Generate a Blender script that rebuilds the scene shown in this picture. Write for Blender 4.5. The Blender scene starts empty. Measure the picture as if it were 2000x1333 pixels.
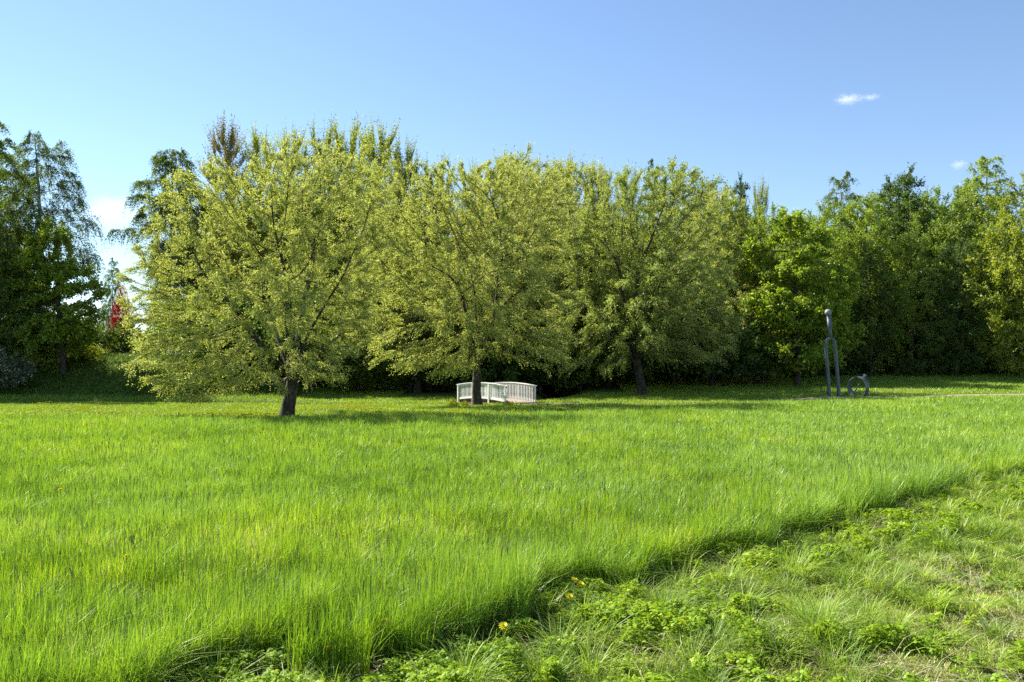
import bpy, math, time
import numpy as np
from mathutils import Vector, Matrix
T0 = time.time()
R = math.radians
scene = bpy.context.scene
C = scene.collection

# ---------------------------------------------------------------- camera, sky, sun, exposure
EYE, FOC, HORIZON = 1.65, 1500.0, 725.0
SUN_AZ, SUN_EL = -54.0, 44.0          # degrees: azimuth from +Y towards +X, elevation
cam_d = bpy.data.cameras.new('camera'); cam = bpy.data.objects.new('camera', cam_d); C.objects.link(cam)
cam.location = (0, 0, EYE); cam.rotation_euler = (R(90), 0, 0)
cam_d.sensor_width = 36; cam_d.lens = FOC / 2000 * 36; cam_d.shift_y = (HORIZON - 666.5) / 2000
cam_d.clip_start = 0.05; cam_d.clip_end = 9000
scene.camera = cam

world = bpy.data.worlds.new('World'); scene.world = world; world.use_nodes = True
wn = world.node_tree; wn.nodes.clear()
wo = wn.nodes.new('ShaderNodeOutputWorld'); bg = wn.nodes.new('ShaderNodeBackground')
sky = wn.nodes.new('ShaderNodeTexSky'); sky.sky_type = 'NISHITA'; sky.sun_disc = False
sky.sun_elevation = R(SUN_EL); sky.sun_rotation = R(SUN_AZ)
sky.altitude = 0; sky.air_density = 1.0; sky.dust_density = 0.0; sky.ozone_density = 2.6
bg.inputs['Strength'].default_value = 0.068
wn.links.new(sky.outputs[0], bg.inputs[0]); wn.links.new(bg.outputs[0], wo.inputs[0])

sun_d = bpy.data.lights.new('sun', 'SUN'); sun_d.energy = 5.0; sun_d.angle = R(0.53); sun_d.color = (1.0, 0.95, 0.86)
sun = bpy.data.objects.new('sun', sun_d); C.objects.link(sun)
sdir = Vector((math.sin(R(SUN_AZ)) * math.cos(R(SUN_EL)), math.cos(R(SUN_AZ)) * math.cos(R(SUN_EL)), math.sin(R(SUN_EL))))
sun.rotation_euler = sdir.to_track_quat('Z', 'Y').to_euler(); sun.location = sdir * 50

vs = scene.view_settings; vs.view_transform = 'Standard'; vs.look = 'None'; vs.gamma = 1; vs.exposure = 1.56
cy = scene.cycles
cy.max_bounces = 6; cy.diffuse_bounces = 2; cy.glossy_bounces = 2; cy.transmission_bounces = 2
cy.volume_bounces = 6; cy.transparent_max_bounces = 4; cy.caustics_reflective = False; cy.caustics_refractive = False
cy.use_denoising = False; cy.sample_clamp_indirect = 6

# ---------------------------------------------------------------- terrain
def ss(a, b, t):
    t = np.clip((np.asarray(t, dtype=np.float64) - a) / (b - a), 0, 1); return t * t * (3 - 2 * t)

_nr = np.random.RandomState(7)
_tab = _nr.rand(256, 256)
def vnoise(x, y, s=1.0, o=0):
    x = np.asarray(x) / s + 17.3 * o + 1000; y = np.asarray(y) / s + 9.1 * o + 1000
    xi = np.floor(x).astype(int); yi = np.floor(y).astype(int); fx = x - xi; fy = y - yi
    fx = fx * fx * (3 - 2 * fx); fy = fy * fy * (3 - 2 * fy)
    a = _tab[xi & 255, yi & 255]; b = _tab[(xi + 1) & 255, yi & 255]; c = _tab[xi & 255, (yi + 1) & 255]; d = _tab[(xi + 1) & 255, (yi + 1) & 255]
    return (a * (1 - fx) + b * fx) * (1 - fy) + (c * (1 - fx) + d * fx) * fy

def seg_dist(x, y, pts):
    best = np.full(np.shape(x), 1e9)
    for (ax, ay), (bx, by) in zip(pts[:-1], pts[1:]):
        dx, dy = bx - ax, by - ay
        t = np.clip(((x - ax) * dx + (y - ay) * dy) / (dx * dx + dy * dy), 0, 1)
        best = np.minimum(best, np.hypot(x - ax - t * dx, y - ay - t * dy))
    return best
DITCH = [(-60, 41), (-22, 39.5), (-12, 40.2), (-5, 39.2), (-2.6, 39.0), (-1.1, 39.8), (0.6, 41.0), (3, 47), (3, 60)]
E_X = np.array([-40, -12, -4, -1.95, -1.75, -1.16, -.46, .56, 1.76, 2.45, 3.74, 4.95, 6.95, 8.2, 14, 40])
E_Y = np.array([-12, -1.5, 2.0, 3.55, 4.0, 4.45, 4.85, 5.55, 6.55, 7.3, 8.55, 9.45, 11.15, 12.1, 17, 36])
def H(x, y):
    x = np.asarray(x, dtype=np.float64); y = np.asarray(y, dtype=np.float64)
    z = 1.45 * ss(24, 62, y) * ss(-6, 30, x)
    z = z + 2.6 * ss(40, 51, y) * ss(9, 22, -x)
    z = z + 0.8 * ss(44, 62, y) * ss(30, 0, np.abs(x))
    z = z + 1.6 * ss(64, 80, y) * ss(-16, -8, x)
    d = seg_dist(x, y, DITCH)
    z = z - 0.75 * ss(1.7, 0.3, d) * ss(70, 45, np.abs(x))
    z = z + 0.05 * (vnoise(x, y, 2.3) - 0.5) * ss(3, 8, y) + 0.16 * (vnoise(x, y, 6.0, 1) - 0.5) * ss(20, 40, y)
    s = (y - np.interp(x, E_X, E_Y)) * .76
    z = z + (.09 * (vnoise(x, y, .42, 15) - .5) + .06 * (vnoise(x, y, .17, 16) - .5)) * ss(.1, -.3, s) * (1 - .6 * ss(1.5, 2.3, -s)) * ss(16, 13, y)
    return z
def h1(x, y): return float(H(np.array([x]), np.array([y]))[0])

def edge_s(x, y):                      # signed distance from the edge of the tall meadow (positive inside)
    return (y - np.interp(x, E_X, E_Y) + 0.85 * (vnoise(x, y, .38, 3) - .5) + 0.6 * (vnoise(x, y, 1.5, 4) - .5) + .35 * (vnoise(x, y, .15, 5) - .5)) * 0.76
def far_y(x):
    return np.interp(x, [-30, -8, 0, 6, 12, 25], [23.5, 24.5, 27, 32, 35, 35.5])

# ---------------------------------------------------------------- materials
def new_mat(name):
    m = bpy.data.materials.new(name); m.use_nodes = True; nt = m.node_tree; nt.nodes.clear()
    out = nt.nodes.new('ShaderNodeOutputMaterial'); return m, nt, out
def ramp(nt, fac, stops):
    r = nt.nodes.new('ShaderNodeValToRGB'); e = r.color_ramp.elements
    while len(e) > 1: e.remove(e[-1])
    for i, (p, c) in enumerate(stops):
        k = e[0] if i == 0 else e.new(p)
        k.position = p; k.color = (*c, 1)
    nt.links.new(fac, r.inputs[0]); return r.outputs[0]
def noise(nt, scale, detail=4, rough=.55, coord='Object'):
    t = nt.nodes.new('ShaderNodeTexCoord'); n = nt.nodes.new('ShaderNodeTexNoise')
    n.inputs['Scale'].default_value = scale; n.inputs['Detail'].default_value = detail; n.inputs['Roughness'].default_value = rough
    nt.links.new(t.outputs[coord], n.inputs['Vector']); return n.outputs['Fac']
def mixc(nt, fac, a, b, mode='MIX'):
    m = nt.nodes.new('ShaderNodeMix'); m.data_type = 'RGBA'; m.blend_type = mode
    for s, v in ((m.inputs[0], fac), (m.inputs[6], a), (m.inputs[7], b)):
        if hasattr(v, 'is_output') or isinstance(v, bpy.types.NodeSocket): nt.links.new(v, s)
        elif isinstance(v, (int, float)): s.default_value = v
        else: s.default_value = (*v, 1)
    return m.outputs[2]

def leaf_mat(name, stops, trans=0.45, tcol=(1.25, 1.2, 0.45), gloss=0.022, rough=.5, patch=None):
    """stops: colour ramp over the per-leaf 'tint' attribute"""
    m, nt, out = new_mat(name)
    a = nt.nodes.new('ShaderNodeAttribute'); a.attribute_name = 'tint'
    col = ramp(nt, a.outputs['Fac'], stops)
    if patch:
        sc, ca, amount = patch
        n = noise(nt, sc, 3, .5)
        f = nt.nodes.new('ShaderNodeMapRange'); f.inputs[1].default_value = .42; f.inputs[2].default_value = .66; f.inputs[4].default_value = amount
        nt.links.new(n, f.inputs[0]); col = mixc(nt, f.outputs[0], col, ca)
    d = nt.nodes.new('ShaderNodeBsdfDiffuse'); t = nt.nodes.new('ShaderNodeBsdfTranslucent'); g = nt.nodes.new('ShaderNodeBsdfGlossy')
    g.inputs['Roughness'].default_value = rough; g.inputs['Color'].default_value = (1, 1, 1, 1)
    nt.links.new(col, d.inputs[0]); nt.links.new(mixc(nt, 1.0, col, tcol, 'MULTIPLY'), t.inputs[0])
    m1 = nt.nodes.new('ShaderNodeMixShader'); m1.inputs[0].default_value = trans
    nt.links.new(d.outputs[0], m1.inputs[1]); nt.links.new(t.outputs[0], m1.inputs[2])
    m2 = nt.nodes.new('ShaderNodeMixShader'); m2.inputs[0].default_value = gloss
    nt.links.new(m1.outputs[0], m2.inputs[1]); nt.links.new(g.outputs[0], m2.inputs[2])
    nt.links.new(m2.outputs[0], out.inputs[0]); return m

def pbr(name, col, rough=.8, n=None, bump=0.0, metal=0.0):
    """col: colour or ramp stops driven by noise n=(scale, detail)"""
    m, nt, out = new_mat(name); b = nt.nodes.new('ShaderNodeBsdfPrincipled')
    b.inputs['Roughness'].default_value = rough; b.inputs['Metallic'].default_value = metal
    if n:
        f = noise(nt, n[0], n[1]); nt.links.new(ramp(nt, f, col), b.inputs['Base Color'])
        if bump:
            bp = nt.nodes.new('ShaderNodeBump'); bp.inputs['Strength'].default_value = bump; bp.inputs['Distance'].default_value = .05
            nt.links.new(f, bp.inputs['Height']); nt.links.new(bp.outputs[0], b.inputs['Normal'])
    else: b.inputs['Base Color'].default_value = (*col, 1)
    nt.links.new(b.outputs[0], out.inputs[0]); return m

M = {}
M['willow'] = leaf_mat('willow_leaf', [(0, (.24, .29, .05)), (.5, (.43, .47, .11)), (.85, (.55, .58, .20)), (1, (.68, .68, .38))], .45, (1.15, 1.15, .6))
M['willow_olive'] = leaf_mat('willow_leaf_greener', [(0, (.18, .24, .04)), (.5, (.33, .39, .08)), (.85, (.45, .50, .14)), (1, (.60, .61, .30))], .45, (1.12, 1.15, .6))
M['birch'] = leaf_mat('birch_leaf', [(0, (.07, .12, .02)), (.6, (.12, .19, .03)), (1, (.23, .28, .06))], .42)
M['poplar'] = leaf_mat('poplar_leaf', [(0, (.16, .22, .02)), (.6, (.29, .35, .035)), (1, (.42, .44, .07))], .48)
M['maple'] = leaf_mat('maple_leaf', [(0, (.13, .22, .02)), (.6, (.24, .34, .03)), (1, (.44, .49, .07))], .48)
M['alder'] = leaf_mat('alder_leaf', [(0, (.10, .17, .02)), (.6, (.19, .28, .034)), (1, (.36, .44, .065))], .42)
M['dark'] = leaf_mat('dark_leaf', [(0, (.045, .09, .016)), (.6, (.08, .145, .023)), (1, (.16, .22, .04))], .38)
M['bankleaf_shade_tone'] = leaf_mat('bank_herb_leaf_shade_darkened', [(0, (.035, .07, .008)), (.6, (.08, .145, .014)), (1, (.18, .27, .03))], .35)  # herb colour darkened so the bank's deep shade is part of the albedo
M['larch'] = leaf_mat('larch_needle', [(0, (.14, .15, .03)), (.5, (.26, .23, .06)), (1, (.36, .28, .10))], .3)
M['red'] = leaf_mat('red_leaf', [(0, (.20, .012, .012)), (1, (.42, .03, .03))], .4, (1.3, .6, .6))
M['blossom'] = leaf_mat('blossom_shrub_leaf', [(0, (.06, .10, .04)), (.7, (.12, .16, .08)), (.8, (.6, .62, .6)), (1, (.75, .75, .75))], .35)
M['bark'] = pbr('bark', [(.35, (.012, .009, .007)), (.52, (.045, .034, .026)), (.68, (.11, .09, .07))], .95, (7, 8), 1.0)
M['birch_bark'] = pbr('birch_bark', [(.35, (.03, .03, .03)), (.5, (.35, .34, .32)), (.8, (.6, .59, .56))], .8, (4, 5), .4)
M['twig'] = pbr('twig', [(.3, (.07, .055, .04)), (.7, (.16, .13, .10))], .8, (3, 2))
M['grass'] = leaf_mat('meadow_grass_blade', [(0, (.07, .16, .014)), (.5, (.235, .385, .022)), (.9, (.39, .54, .032)), (.97, (.44, .50, .08)), (1, (.65, .58, .32))], .42, (1.12, 1.08, .42), .03, .42, (.30, (.21, .36, .075), .6))
M['head'] = leaf_mat('meadow_grass_spike', [(0, (.04, .065, .025)), (1, (.11, .15, .055))], .2)
M['lawn'] = leaf_mat('lawn_grass_blade', [(0, (.09, .17, .018)), (.6, (.25, .38, .03)), (.93, (.40, .50, .05)), (1, (.58, .52, .28))], .38, (1.15, 1.1, .45), .03, .45, (.6, (.26, .34, .05), .5))
M['tuss'] = leaf_mat('tussock_blade', [(0, (.06, .12, .015)), (.5, (.21, .34, .035)), (.85, (.40, .52, .08)), (1, (.5, .5, .22))], .42, (1.15, 1.1, .5), .02, .45)
M['clover'] = leaf_mat('clover_leaf', [(0, (.08, .17, .012)), (.6, (.24, .38, .015)), (1, (.42, .50, .03))], .45, (1.15, 1.05, .3), .012, .5)
M['yarrow'] = leaf_mat('yarrow_leaf', [(0, (.14, .25, .06)), (1, (.24, .36, .10))], .4)
M['straw'] = leaf_mat('dry_straw', [(0, (.24, .18, .10)), (1, (.55, .48, .34))], .25, (1.1, 1, .8), .06)
M['dandelion'] = leaf_mat('dandelion_petal', [(0, (.60, .56, .01)), (1, (.68, .64, .03))], .25, (1.1, 1, .5))
M['deadwood'] = pbr('pale_broken_wood', [(.3, (.16, .11, .08)), (.7, (.38, .30, .24))], .8, (6, 5), .3)
M['stem'] = pbr('flower_stem', (.17, .24, .06), .6)

def ground_mat():
    m, nt, out = new_mat('ground_soil_and_turf'); b = nt.nodes.new('ShaderNodeBsdfPrincipled'); b.inputs['Roughness'].default_value = 1
    b.inputs['Specular IOR Level'].default_value = .1
    n1 = noise(nt, 3.5, 8, .75); n2 = noise(nt, 55, 6, .8)
    soil = ramp(nt, n2, [(.3, (.02, .016, .009)), (.5, (.06, .05, .022)), (.72, (.20, .16, .09))])
    turf = ramp(nt, n2, [(.3, (.05, .09, .012)), (.55, (.12, .19, .025)), (.75, (.22, .28, .05))])
    a = nt.nodes.new('ShaderNodeAttribute'); a.attribute_name = 'turf'
    ad = nt.nodes.new('ShaderNodeMath'); ad.operation = 'ADD'; nt.links.new(a.outputs['Fac'], ad.inputs[0])
    mm = nt.nodes.new('ShaderNodeMapRange'); mm.inputs[1].default_value = .3; mm.inputs[2].default_value = .7; mm.inputs[3].default_value = -.35; mm.inputs[4].default_value = .35
    nt.links.new(n1, mm.inputs[0]); nt.links.new(mm.outputs[0], ad.inputs[1]); ad.use_clamp = True
    nt.links.new(mixc(nt, ad.outputs[0], soil, turf), b.inputs['Base Color'])
    bp = nt.nodes.new('ShaderNodeBump'); bp.inputs['Strength'].default_value = .6; bp.inputs['Distance'].default_value = .04
    nt.links.new(n2, bp.inputs['Height']); nt.links.new(bp.outputs[0], b.inputs['Normal'])
    nt.links.new(b.outputs[0], out.inputs[0]); return m
M['ground'] = ground_mat()
M['path'] = pbr('trodden_gravel', [(.3, (.12, .09, .055)), (.5, (.23, .18, .115)), (.7, (.34, .28, .19))], 1, (6, 8), .5)
M['white'] = pbr('weathered_white_paint', [(.3, (.50, .50, .47)), (.5, (.70, .70, .67)), (.8, (.78, .78, .75))], .6, (5, 6), .1)
M['redwood'] = pbr('red_brown_stained_beam', [(.3, (.10, .035, .025)), (.7, (.20, .075, .055))], .8, (6, 5), .3)
M['deck'] = pbr('grey_brown_planks', [(.3, (.16, .12, .09)), (.7, (.34, .27, .20))], .85, (5, 6), .3)
M['steel'] = pbr('dark_painted_steel', [(.3, (.045, .065, .085)), (.6, (.08, .10, .125)), (.8, (.12, .11, .10))], .5, (4, 6), .15)
M['stone'] = pbr('pale_grey_stone', [(.3, (.13, .15, .16)), (.7, (.24, .26, .27))], .6, (8, 6), .2)
M['fence'] = pbr('dark_brown_fence_boards', [(.3, (.022, .012, .009)), (.7, (.06, .032, .022))], .85, (5, 5), .3)

# ---------------------------------------------------------------- mesh builder
class MB:
    def __init__(s): s.v = []; s.f = []; s.t = []; s.m = []; s.n = 0
    def grid(s, P, tint=None, wrap=False, mi=0):
        """P: (N, L, S, 3) strips; consecutive levels joined by quads, S wrapped for tubes"""
        P = np.asarray(P, dtype=np.float32); N, L, S = P.shape[:3]
        idx = (np.arange(N * L * S).reshape(N, L, S) + s.n).astype(np.int32)
        nx = np.roll(idx, -1, axis=2) if wrap else None
        if wrap: f = np.stack([idx[:, :-1], nx[:, :-1], nx[:, 1:], idx[:, 1:]], -1)
        else: f = np.stack([idx[:, :-1, :-1], idx[:, :-1, 1:], idx[:, 1:, 1:], idx[:, 1:, :-1]], -1)
        f = f.reshape(-1, 4); s.v.append(P.reshape(-1, 3)); s.f.append(f); s.n += N * L * S
        if tint is None: tint = np.zeros(N)
        s.t.append(np.repeat(np.asarray(tint, dtype=np.float32), L * S)); s.m.append(np.full(len(f), mi, dtype=np.int32))
    def mesh(s, name, mats, smooth=False):
        v = np.concatenate(s.v); f = np.concatenate(s.f); t = np.concatenate(s.t); m = np.concatenate(s.m)
        me = bpy.data.meshes.new(name)
        me.vertices.add(len(v)); me.vertices.foreach_set('co', v.ravel())
        me.loops.add(len(f) * 4); me.loops.foreach_set('vertex_index', f.ravel())
        me.polygons.add(len(f)); me.polygons.foreach_set('loop_start', np.arange(0, len(f) * 4, 4, dtype=np.int32))
        try: me.polygons.foreach_set('loop_total', np.full(len(f), 4, dtype=np.int32))
        except Exception: pass
        if len(mats) > 1: me.polygons.foreach_set('material_index', m)
        me.polygons.foreach_set('use_smooth', np.full(len(f), smooth, dtype=bool))
        at = me.attributes.new('tint', 'FLOAT', 'POINT'); at.data.foreach_set('value', t)
        for k in mats: me.materials.append(M[k])
        me.update(calc_edges=True); return me

def obj(name, me, parent=None, loc=None):
    o = bpy.data.objects.new(name, me); C.objects.link(o)
    if parent: o.parent = parent
    if loc is not None: o.location = loc
    return o
def thing(name, label, cat, loc, group=None, rz=0.0):
    o = bpy.data.objects.new(name, None); C.objects.link(o); o.location = loc; o.rotation_euler = (0, 0, rz)
    o.empty_display_size = .3; tag(o, label, cat, group); return o
def tag(o, label=None, cat=None, group=None, kind=None):
    if label: o['label'] = label
    if cat: o['category'] = cat
    if group: o['group'] = group
    if kind: o['kind'] = kind
def unit(v): return v / np.maximum(np.linalg.norm(v, axis=-1, keepdims=True), 1e-9)
def rvec(rng, n): return unit(rng.normal(size=(n, 3)))

def rings(c, d, r, S, ref=np.array([.31, .95, .05])):
    """rings of S points round centres c with axis d and radius r -> (..., S, 3)"""
    u = unit(np.cross(d, ref)); v = np.cross(d, u); a = np.arange(S) / S * 2 * np.pi
    return c[..., None, :] + r[..., None, None] * (np.cos(a)[:, None] * u[..., None, :] + np.sin(a)[:, None] * v[..., None, :])
def tube(mb, pts, rad, S=12, mi=0, cap=True):
    pts = np.array(pts, float); rad = np.broadcast_to(np.array(rad, float), (len(pts),)).copy()
    d = unit(np.gradient(pts, axis=0))
    if cap:
        pts = np.vstack([pts[:1], pts, pts[-1:]]); d = np.vstack([d[:1], d, d[-1:]]); rad = np.concatenate([[1e-4], rad, [1e-4]])
    mb.grid(rings(pts, d, rad, S)[None], wrap=True, mi=mi)
def box(mb, cx, cy, cz, sx, sy, sz, rz=0.0, tilt=None):
    """box with its own bevel-free faces; centre, full sizes, rotation"""
    c = np.array([[-1, -1], [1, -1], [1, 1], [-1, 1]]) * .5
    lv = [(-.5, 1e-3), (-.5, 1), (.5, 1), (.5, 1e-3)]
    P = np.array([[[p[0] * sx * k, p[1] * sy * k, z * sz] for p in c] for z, k in lv])
    Mx = Matrix.Rotation(rz, 3, 'Z')
    if tilt is not None: Mx = Mx @ tilt
    P = P @ np.array(Mx).T + np.array([cx, cy, cz]); mb.grid(P[None], wrap=True)

# ---------------------------------------------------------------- ground sheet
def build_ground():
    xs = np.concatenate([-np.geomspace(900, 46, 14), np.arange(-45, -6, .45), np.arange(-6, 11, .09), np.arange(11, 45.1, .45), np.geomspace(46, 900, 14)])
    ys = np.concatenate([[-300, -80, -20], np.arange(-4, 2, .5), np.arange(2, 14, .09), np.arange(14, 72, .45), np.geomspace(72, 1500, 22)])
    X, Y = np.meshgrid(xs, ys, indexing='ij'); Z = H(X, Y)
    mb = MB(); mb.grid(np.stack([X, Y, Z], -1)[None].astype(np.float32))
    me = mb.mesh('ground', ['ground'], True)
    s = edge_s(X, Y); t = np.where(s > 0, .1, .08 + .30 * ss(1.4, 2.2, -s)); t = np.where(Y > 24, .85, t); t = np.where(Y > 50, .35, t)
    a = me.attributes.new('turf', 'FLOAT', 'POINT'); a.data.foreach_set('value', t.ravel().astype(np.float32))
    o = obj('ground', me); tag(o, kind='structure')
build_ground()

# trodden path from the footbridge past the sculptures
PATH = [(.7, 37.2), (2.2, 36.6), (4.5, 36.2), (7, 36.4), (10, 36.9), (13, 37.0), (15.8, 37.6), (18.5, 37.2), (22, 37.6), (27, 38.4), (34, 39.5), (46, 41)]
def smooth_line(p, n=8):
    p = np.array(p, float); out = []
    for i in range(len(p) - 1):
        a, b, c, d = p[max(i - 1, 0)], p[i], p[i + 1], p[min(i + 2, len(p) - 1)]
        for t in np.linspace(0, 1, n, endpoint=False):
            out.append(.5 * ((2 * b) + (-a + c) * t + (2 * a - 5 * b + 4 * c - d) * t * t + (-a + 3 * b - 3 * c + d) * t ** 3))
    out.append(p[-1]); return np.array(out)
pl = smooth_line(PATH)
def build_path():
    d = unit(np.gradient(pl, axis=0)); nrm = np.stack([-d[:, 1], d[:, 0]], -1)
    w = .75 + .35 * (vnoise(pl[:, 0], pl[:, 1], 1.1, 5) - .5); w = w * np.where(pl[:, 0] < 3, 1.15, 1)
    k = np.linspace(-1, 1, 7); P = pl[:, None] + nrm[:, None] * (w[:, None] * k[None])[..., None]
    Z = H(P[..., 0], P[..., 1]) + .035 - .07 * np.abs(k)[None] ** 4
    mb = MB(); mb.grid(np.concatenate([P, Z[..., None]], -1)[None]); o = obj('path', mb.mesh('path', ['path'], True)); tag(o, kind='structure')
build_path()
def path_dist(x, y): return seg_dist(x, y, [tuple(p) for p in PATH])

# ---------------------------------------------------------------- grass and ground cover
def blades(mb, rng, x, y, h, w, lean, curve=None, tint=None, levels=(0, .4, .75, 1), mi=0, z0=0, head=None, widths=None, droop=None):
    n = len(x); z = H(x, y) + z0 - .01
    th = rng.rand(n) * 2 * np.pi if head is None else head
    ph = th + np.pi / 2 + rng.normal(size=n) * .5
    L = np.array(levels); t = L[None, :]
    hh = h[:, None]; le = lean[:, None]
    dr = (0 if droop is None else droop[:, None])
    hor = hh * le * (t ** 1.6); ver = hh * (t - .45 * np.minimum(le, 1.2) * t * t - dr * t ** 3)
    cx = x[:, None] + np.cos(th)[:, None] * hor; cyy = y[:, None] + np.sin(th)[:, None] * hor; cz = z[:, None] + ver
    wd = (widths if widths is not None else np.array([.75, 1.0, .7, .06]))[None, :len(L)] * w[:, None] * .5
    ox = np.cos(ph)[:, None] * wd; oy = np.sin(ph)[:, None] * wd
    P = np.stack([np.stack([cx - ox, cyy - oy, cz], -1), np.stack([cx + ox, cyy + oy, cz], -1)], 2)
    mb.grid(P, rng.rand(n) if tint is None else tint, mi=mi)

def scatter(rng, y0, y1, dens, side=3.0, dy=.5, k=2 / 3.):
    xs, ys = [], []
    y = y0
    while y < y1:
        hw = (y + dy) * k * 1.0 + side; n = int(2 * hw * dy * dens(y))
        xs.append((rng.rand(n) * 2 - 1) * hw); ys.append(y + rng.rand(n) * dy); y += dy
    return np.concatenate(xs), np.concatenate(ys)

def build_meadow():
    rng = np.random.RandomState(11); mb = MB()
    n0 = 9500
    x, y = scatter(rng, 2.2, 36, lambda y: n0 * min(1, (5.5 / y)) ** 1.45, 2.2)
    # gather most blades into tufts
    cell = .09 + .004 * y; jx = (np.floor(x / cell) + .5 + .6 * (vnoise(x, y, .13, 8) - .5)) * cell; jy = (np.floor(y / cell) + .5) * cell
    g = rng.rand(len(x)) < .72; x = np.where(g, jx + rng.normal(size=len(x)) * cell * .22, x); y = np.where(g, jy + rng.normal(size=len(x)) * cell * .22, y)
    s = edge_s(x, y); keep = (s > 0) & (y < far_y(x) + 1.2 * (vnoise(x, y, 1.5, 6) - .5)) & (path_dist(x, y) > .8)
    x, y, s = x[keep], y[keep], s[keep]; n = len(x)
    hv = .28 + .08 * vnoise(x, y, 3.1, 2) + .13 * (vnoise(x, y, .45, 9) - .5) + .14 * (vnoise(x, y, .16, 19) - .5) + .09 * (vnoise(x, y, 1.1, 10) - .3)
    hv = hv * (1 - .18 * ss(2, 12, x)) * (1 - .25 * ss(-2.5, 0, y - far_y(x))) * (1.0 + .22 * ss(.5, .1, s))
    h = hv * (.55 + .6 * rng.rand(n)) * 1.05
    w = .0036 * (.6 + .8 * rng.rand(n)) * np.maximum(1, y / 5.5) ** .66
    lean = np.abs(rng.normal(size=n)) * .50 + .05 + .9 * (rng.rand(n) > .88) * rng.rand(n) + .4 * ss(.2, 0, s) * (rng.rand(n) > .85) * rng.rand(n)
    lean *= 1 - .55 * ss(.3, .05, s)
    th = rng.rand(n) * 2 * np.pi; wind = rng.rand(n) < .35; th = np.where(wind, -.5 + rng.normal(size=n) * .6, th); th = np.where((s < .3) & (rng.rand(n) < .08), -.9 + rng.normal(size=n) * .6, th)
    tint = np.clip(rng.beta(1.5, 1.9, n) * .95 + .5 * (vnoise(x, y, .22, 12) - .5) + .35 * (vnoise(x, y, 1.4, 13) - .5) + .5 * (rng.rand(n) > .985), 0, 1)
    blades(mb, rng, x, y, h, w, lean, tint=tint, head=th)
    # dark flower spikes on thin culms
    n1 = int(n * .016); i = rng.choice(n, n1, replace=False); i = i[rng.rand(n1) < (1.0 - .65 * ss(-1, 7, x[i] - .35 * (y[i] - 5)))]
    hx, hy = x[i] + rng.normal(size=len(i)) * .02, y[i]
    hh = hv[i] * (1.02 + .35 * rng.rand(len(i)))
    blades(mb, rng, hx, hy, hh, .0042 * np.maximum(1, y[i] / 6) ** .6, np.abs(rng.normal(size=len(i))) * .16, mi=1, tint=rng.rand(len(i)),
           levels=(0, .84, .90, 1), widths=np.array([.25, .35, 1.2, .5]))
    o = obj('meadow_grass', mb.mesh('meadow_grass', ['grass', 'head'])); tag(o, 'tall bright green meadow grass with dark flower spikes across the field', 'grass', kind='stuff')
    # a few long pale bent blades catching the light
    print('meadow', n, time.time() - T0)
build_meadow()

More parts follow.
